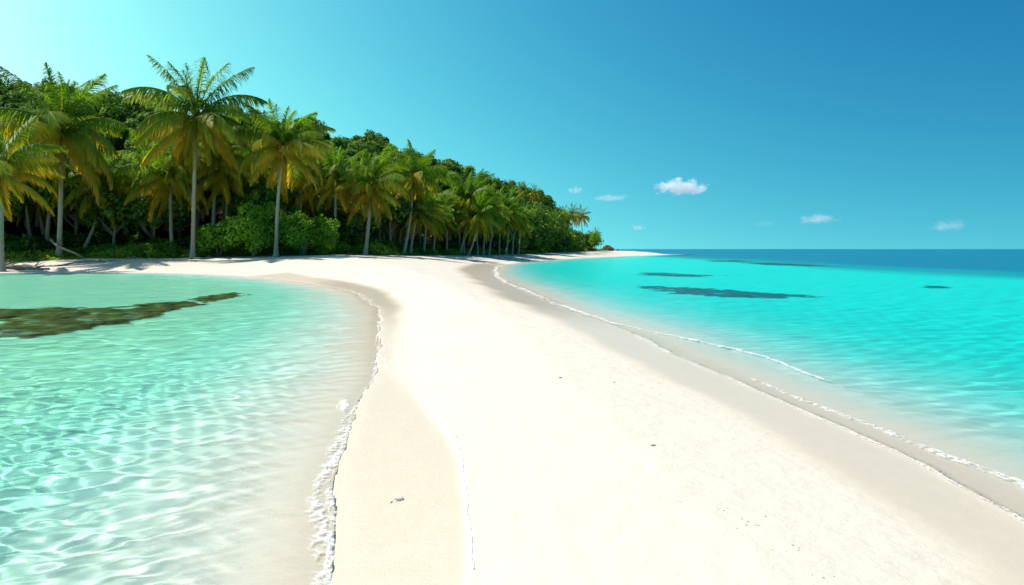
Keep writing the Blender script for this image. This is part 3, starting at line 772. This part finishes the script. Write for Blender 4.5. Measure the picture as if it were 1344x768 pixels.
# ------------------------------------------------------------------ dark reef and weed patches on the sea bed
def reef_mat(name, cols):
    g = NT(name); p = g.n('NewGeometry').outputs['Position']
    n = g.noise(2.2, p, 6, .7).outputs[0]
    c = g.ramp(n, [(.3, cols[0]), (.5, cols[1]), (.7, cols[2])])
    return g.surf(g.n('BsdfPrincipled', {'Base Color': c, 'Roughness': .95, 'Specular IOR Level': .1}).outputs[0])
M_REEF = reef_mat('coral_rock', [(.10, .05, .02), (.27, .15, .06), (.50, .34, .14)])
M_WEED = reef_mat('sea_grass', [(.01, .06, .07), (.03, .11, .11), (.06, .20, .19)])
def reef(pts, label, seed, mat, hgt=.35, name='reef_patch', cat='reef', n=(150, 70), edge=.5, grp=None):
    Pg = np.array([on_plane(*p) for p in pts]); Pg = Pg + np.array([0, .5])
    x0, y0 = Pg.min(0) - edge; x1, y1 = Pg.max(0) + edge
    XX, YY = np.meshgrid(np.linspace(x0, x1, n[0]), np.linspace(y0, y1, n[1]))
    dd = signed(XX.ravel(), YY.ravel(), Pg).reshape(XX.shape) - edge * .9 * sstep(.0, .45, fbm(XX * 1.5, YY * 1.5, seed + 20, 4)) + edge * (1.3 * fbm(XX * .8, YY * .8, seed, 4) + .9 * fbm(XX * 3.5, YY * 3.5, seed + 8, 3))
    zz = ground_z(XX.ravel(), YY.ravel()).reshape(XX.shape)
    top = zz + np.where(dd > -.1, sstep(-.1, edge, dd) * hgt * (.6 + 1.0 * fbm(XX * 1.7, YY * 1.7, seed + 3, 4)), -.3) - .03
    top = np.minimum(top, -.42)
    F = grid_faces(*XX.shape); m = (dd.ravel() > -.1); F = F[m[F].all(1)]
    used = np.zeros(XX.size, bool); used[F.ravel()] = True; idx = np.cumsum(used) - 1
    me = np_mesh(name, np.stack([XX, YY, top], -1).reshape(-1, 3)[used], idx[F])
    o = link(name, me, mat); tag(o, label, cat, grp); o.cycles.is_caustics_receiver = True; return o
reef([(-60, 404), (0, 401), (70, 400), (110, 402), (160, 399), (215, 394), (250, 391), (262, 396), (235, 405), (195, 412), (130, 422), (70, 434), (10, 438), (-60, 440)], 'long brown coral reef lying shallow in the left bay', 301, M_REEF, hgt=.42, n=(300, 130))
reef([(245, 390), (262, 386), (300, 382.5), (320, 384), (312, 388), (285, 392), (255, 397)], 'olive tip of reef, separate from the long brown reef in the left bay', 311, M_REEF, hgt=.45, n=(110, 60), edge=.35)
reef([(838, 374), (880, 374.5), (930, 377), (1000, 380.5), (1060, 384), (1082, 388), (1000, 389), (940, 388), (890, 384), (850, 379)], 'long dark weed bed, nearest of the patches in the right lagoon', 321, M_WEED, hgt=.3, n=(200, 120), name='weed_bed', cat='weed bed', edge=.6)
reef([(838, 357), (880, 357.5), (930, 359.5), (955, 361), (930, 363), (880, 362.5), (850, 361)], 'smaller dark weed bed beyond the long one, toward the beach tip', 331, M_WEED, hgt=.3, n=(160, 120), name='weed_bed', cat='weed bed', edge=.8)
reef([(965, 344.5), (1010, 344), (1060, 345.5), (1110, 347.5), (1060, 349), (1000, 347.5)], 'thin far weed streak before the dark blue water', 341, M_WEED, hgt=.3, n=(160, 120), name='weed_bed', cat='weed bed', edge=1.2)
reef([(1225, 373.5), (1250, 374), (1258, 376), (1240, 377), (1224, 375.5)], 'small lone dark weed patch far right in the lagoon', 351, M_WEED, hgt=.3, n=(60, 50), name='weed_bed', cat='weed bed', edge=.3)
reef([(925, 341.5), (970, 341), (1000, 342.5), (960, 344), (930, 343.5)], 'faint weed streak farthest toward the horizon', 361, M_WEED, hgt=.3, n=(120, 120), name='weed_bed', cat='weed bed', edge=1.5)

# ------------------------------------------------------------------ rocks at the tip
def rock_mesh(name, seed, r):
    rng = np.random.default_rng(seed); n, m = 40, 26
    th = np.linspace(0, 2 * math.pi, n, endpoint=False); ph = np.linspace(0.02, math.pi - .02, m)
    PH, TH = np.meshgrid(ph, th, indexing='ij')
    D = np.stack([np.sin(PH) * np.cos(TH), np.sin(PH) * np.sin(TH), np.cos(PH)], -1)
    k = np.ones(PH.shape)
    for _ in range(16):                              # cut facets
        a = rng.normal(size=3); a /= np.linalg.norm(a); c = rng.uniform(.62, .9)
        dp = D @ a; k = np.where(dp > 1e-3, np.minimum(k, c / np.maximum(dp, 1e-3)), k)
    k = k * (1 + .12 * fbm(D[..., 0] * 3 + D[..., 2] * 2, D[..., 1] * 3, seed, 4))
    V = (D * k[..., None] * np.array(r)).reshape(-1, 3)
    Q = [(i*n+j, (i+1)*n+j, (i+1)*n+(j+1) % n, i*n+(j+1) % n) for i in range(m - 1) for j in range(n)]
    return np_mesh(name, V, Q, smooth=False)
g = NT('brown_rock'); tx = g.n('TexCoord').outputs['Object']
cr_ = g.ramp(g.noise(1.6, tx, 6, .7).outputs[0], [(.3, (.06, .035, .02)), (.55, (.20, .115, .06)), (.75, (.34, .22, .13))])
M_ROCK = g.surf(g.n('BsdfPrincipled', {'Base Color': cr_, 'Roughness': .9, 'Normal': g.n('Bump', {'Height': g.noise(5, tx, 5, .7).outputs[0], 'Strength': .7, 'Distance': .2}).outputs[0]}).outputs[0])
def rock(px, Y, r, seed, label, rz=0, grp=None):
    xx = wx(px, Y); o = link('rock', rock_mesh('rock', seed, r), M_ROCK); o.location = (xx, Y, max(gz(xx, Y), -.3) + r[2] * .45); o.rotation_euler = (0, 0, rz)
    return tag(o, label, 'rock', grp)
rock(797, 200, (1.5, 1.3, 1.25), 401, 'big brown boulder at the tip of the beach, beside the last bush')
rock(803, 201, (.9, .8, .7), 402, 'brown rock leaning against the right of the big boulder', .6)
rock(810.5, 206, (.55, .5, .42), 403, 'small dark rock alone, right of the boulder at the tip', 1.2)

# ------------------------------------------------------------------ driftwood and litter under the palms
def log(px, Y, length, rz, tilt, r, label, seed, mat=None, branches=2, name='driftwood_log', cat='driftwood', grp='driftwood on the left beach', dz=0):
    rng = np.random.default_rng(seed); xx = wx(px, Y)
    root_z = gz(xx, Y) + r * .7 + dz
    n = 9; s = np.linspace(-.5, .5, n); b = MB()
    P = np.stack([s * length, .06 * length * np.sin(s * 5 + seed), .03 * length * np.cos(s * 4 + seed)], -1)
    b.tube(P, r * (1.15 - .6 * (s + .5)) * (1 + .1 * rng.normal(size=n)), 8)
    for k in range(branches):
        i = rng.integers(2, n - 2); a = rng.uniform(-.9, .9); l = length * rng.uniform(.15, .32); e = rng.uniform(.1, .8)
        dv = np.array([math.cos(a), math.sin(a) * math.cos(e), math.sin(e)])
        b.tube([P[i], P[i] + dv * l * .5 + (0, 0, .04), P[i] + dv * l], [r * .5, r * .35, r * .1], 6)
    o = link(name, b.mesh(name), mat or M_DRIFT); o.location = (xx, Y, root_z); o.rotation_euler = (0, tilt, rz); return tag(o, label, cat, grp)
log(20, 47.5, 4.2, .25, -.05, .15, 'long forked driftwood log lying at the far left waterside', 1, branches=3)
log(45, 48.5, 2.6, -.5, .06, .10, 'short twisted driftwood branch right of the forked log on the left', 2)
log(62, 49.5, 3.4, .9, -.1, .09, 'driftwood branch pointing inland, below the big dark palm', 3)
log(12, 49.5, 3.0, -.3, .1, .13, 'dark log half under the left edge palm', 4)
log(85, 54, 3.8, -.35, .45, .11, 'slanting dead trunk propped behind the big dark palm', 5, branches=1, dz=.8)
log(118, 52, 2.2, .1, 0, .06, 'thin stick on the sand right of the big dark palm', 6)
log(180, 55, 1.8, -.15, 0, .06, 'thin stick on the sand before the shaded creepers', 7)
log(268, 54.5, 2.0, .4, 0, .07, 'small branch on the sand in front of the tallest palm', 8)
log(238, 58.2, 3.2, .1, -.03, .16, 'grey log on top of the timber heap left of the tallest palm', 9, branches=0, dz=.32, grp='timber heap by the tallest palm')
log(244, 57.8, 2.6, -.2, .05, .15, 'brown log at the front foot of the timber heap by the tallest palm', 10, branches=1, grp='timber heap by the tallest palm')
log(234, 58.6, 2.4, .5, .1, .14, 'log crossing the back of the timber heap by the tallest palm', 11, branches=1, dz=.1, grp='timber heap by the tallest palm')
log(246, 58.0, 1.0, .2, .12, .17, 'rusty red stump end in the timber heap by the tallest palm', 12, M_REDWOOD, 0, grp='timber heap by the tallest palm', dz=.12)
for i, (px, Y, l, rz) in enumerate([(150, 53, .9, .3), (205, 55.2, 1.1, -.4), (300, 56, .8, .2), (322, 55.5, 1.2, .6), (345, 56.2, .9, -.2), (400, 58, 1.0, .1), (460, 60, .9, .4), (520, 68, 1.0, .2)]):
    log(px, Y, l, rz, 0, .035, 'twig lying on the sand at the edge of the creepers', 40 + i, branches=1, name='twig', cat='twig', grp='twigs at the edge of the creepers')

# ------------------------------------------------------------------ small finds on the sand
g = NT('shell'); M_SHELL = g.surf(g.n('BsdfPrincipled', {'Base Color': g.mix(g.noise(60, g.n('TexCoord').outputs['Object'], 3).outputs[0], (.35, .25, .18), (.85, .80, .72)), 'Roughness': .5}).outputs[0])
g = NT('dry_weed'); M_DRYWEED = g.surf(g.n('BsdfPrincipled', {'Base Color': g.mix(g.noise(80, g.n('TexCoord').outputs['Object'], 3).outputs[0], (.05, .03, .015), (.20, .13, .06)), 'Roughness': .9}).outputs[0])
def sand_pt(px, py):
    Y = FPX * EYE / (py - HY)
    for _ in range(12): Y = FPX * (EYE - gz(wx(px, Y), Y)) / (py - HY)
    return wx(px, Y), Y, gz(wx(px, Y), Y)
def cone_shell(px, py, L, rz, label, seed):
    xx, yy, zz = sand_pt(px, py); b = MB(); n = 14; s = np.linspace(0, 1, n)
    r = L * .28 * (s ** .8 + .02) * (1 + .12 * np.sin(s * 26)); r[-2:] *= (.8, .3)
    b.tube(np.stack([s * L - L / 2, .04 * L * np.sin(s * 7), 0 * s], -1), r, 10)
    o = link('sea_shell', b.mesh('sea_shell'), M_SHELL); o.location = (xx, yy, zz + L * .16); o.rotation_euler = (0, .1, rz); return tag(o, label, 'shell')
cone_shell(523, 657, .062, .4, 'pale spiral sea shell on the wet sand of the left swash', 1)
cone_shell(513, 660, .030, 1.5, 'tiny shell chip just left of the spiral sea shell', 2)
def weed_bit(px, py, size, seed, label, grp=None):
    xx, yy, zz = sand_pt(px, py); rng = np.random.default_rng(seed); b = MB()
    for k in range(7):
        a = rng.uniform(0, 6.28); l = size * rng.uniform(.4, 1); c = rng.uniform(-.4, .4)
        b.tube([(0, 0, size * .08), (l * .5 * math.cos(a), l * .5 * math.sin(a), size * rng.uniform(.1, .25)), (l * math.cos(a + c), l * math.sin(a + c), size * .04)], [size * .10, size * .08, size * .03], 5)
    o = link('seaweed_scrap', b.mesh('seaweed_scrap'), M_DRYWEED); o.location = (xx, yy, zz); o.rotation_euler = (0, 0, rng.uniform(0, 6.28)); return tag(o, label, 'seaweed', grp)
weed_bit(858, 585, .030, 1, 'largest dark seaweed scrap, alone in the middle of the dry sand')
weed_bit(737, 654, .018, 2, 'small dark scrap on the dry sand, lower middle'); weed_bit(717, 652, .010, 3, 'speck of weed just left of the small dark scrap, lower middle')
weed_bit(806, 502, .022, 4, 'small scrap on the far dry sand, beyond the largest scrap'); weed_bit(736, 496, .03, 5, 'scrap farthest up the dry sand in the middle')
rw = random.Random(9)
for cxx, cyy, nn in ((952, 676, 8), (1040, 722, 8), (985, 690, 5), (1085, 760, 5), (672, 575, 4), (870, 640, 5)):
    for _ in range(nn):
        weed_bit(cxx + rw.gauss(0, 20), cyy + rw.gauss(0, 9), rw.uniform(.004, .011), rw.randrange(10 ** 6), 'tiny weed crumb sprinkled over the dry sand, lower right', 'weed crumbs on the dry sand')

# ------------------------------------------------------------------ small clouds over the sea
def cloud_mat(seed, dens):
    m = bpy.data.materials.new('cloud_vapour'); m.use_nodes = True; t = m.node_tree; t.nodes.remove(t.nodes['Principled BSDF'])
    g = NT.__new__(NT); g.m, g.t, g.out = m, t, t.nodes['Material Output']
    tc_ = g.n('TexCoord').outputs['Object']
    off = g.n('VectorMath', {0: tc_, 1: (seed * 3.7, seed * 1.3, 0)}, operation='ADD').outputs[0]
    ln = g.n('VectorMath', {0: tc_}, operation='LENGTH').outputs['Value']
    st = g.n('Mapping', {'Vector': off, 'Scale': (2.2, 1, 1.0)}).outputs[0]
    nz = g.noise(1.5, st, 6, .62).outputs[0]
    sz = g.n('SeparateXYZ', {0: tc_}).outputs[2]
    flatb = g.math('MULTIPLY_ADD', sz, 2.4, 1.6, clamp=True)      # flat underside
    dn = g.math('SUBTRACT', g.math('MULTIPLY_ADD', nz, 2.6, -.62), g.math('MULTIPLY', ln, 1.0))
    dn = g.math('MULTIPLY', g.math('MULTIPLY', dn, 2.2, clamp=True), flatb)
    v = g.n('VolumePrincipled', {'Color': (.98, .98, .98, 1), 'Density': g.math('MULTIPLY', dn, dens), 'Anisotropy': .15})
    t.links.new(v.outputs[0], g.out.inputs['Volume']); return m
def cloud(px, py, wpx, hpx, dens, seed, label, Y=2400, grp=None):
    b = bpy.data.meshes.new('cloud')
    n, m = 24, 14; V = [(math.sin(math.pi * i / m) * math.cos(2 * math.pi * j / n), math.sin(math.pi * i / m) * math.sin(2 * math.pi * j / n), math.cos(math.pi * i / m)) for i in range(m + 1) for j in range(n)]
    Q = [(i*n+j, (i+1)*n+j, (i+1)*n+(j+1) % n, i*n+(j+1) % n) for i in range(m) for j in range(n)]
    b.from_pydata(V, [], Q)
    o = link('cloud', b, cloud_mat(seed, dens)); o.location = (wx(px, Y), Y, wz(py, Y)); o.scale = (wpx / 2 / FPX * Y, wpx / 2.4 / FPX * Y, hpx / 2 / FPX * Y)
    return tag(o, label, 'cloud', grp)
cloud(894, 247, 86, 29, .04, 1, 'largest, brightest white cloud, in the middle of the sky')
cloud(1074, 288, 64, 20, .010, 2, 'flat white cloud low over the sea, right of the largest cloud')
cloud(1246, 297, 60, 24, .007, 3, 'ragged small cloud near the horizon at the far right')
cloud(803, 260, 58, 14, .012, 4, 'thin faint cloud just left of the largest cloud')
cloud(755, 250, 26, 16, .022, 5, 'tiny puff highest left, above the wooded point')
cloud(838, 299, 30, 13, .018, 6, 'tiny faint puff low over the beach tip')
cloud(1003, 294, 40, 12, .003, 7, 'barely visible wisp between the flat cloud and the beach tip')
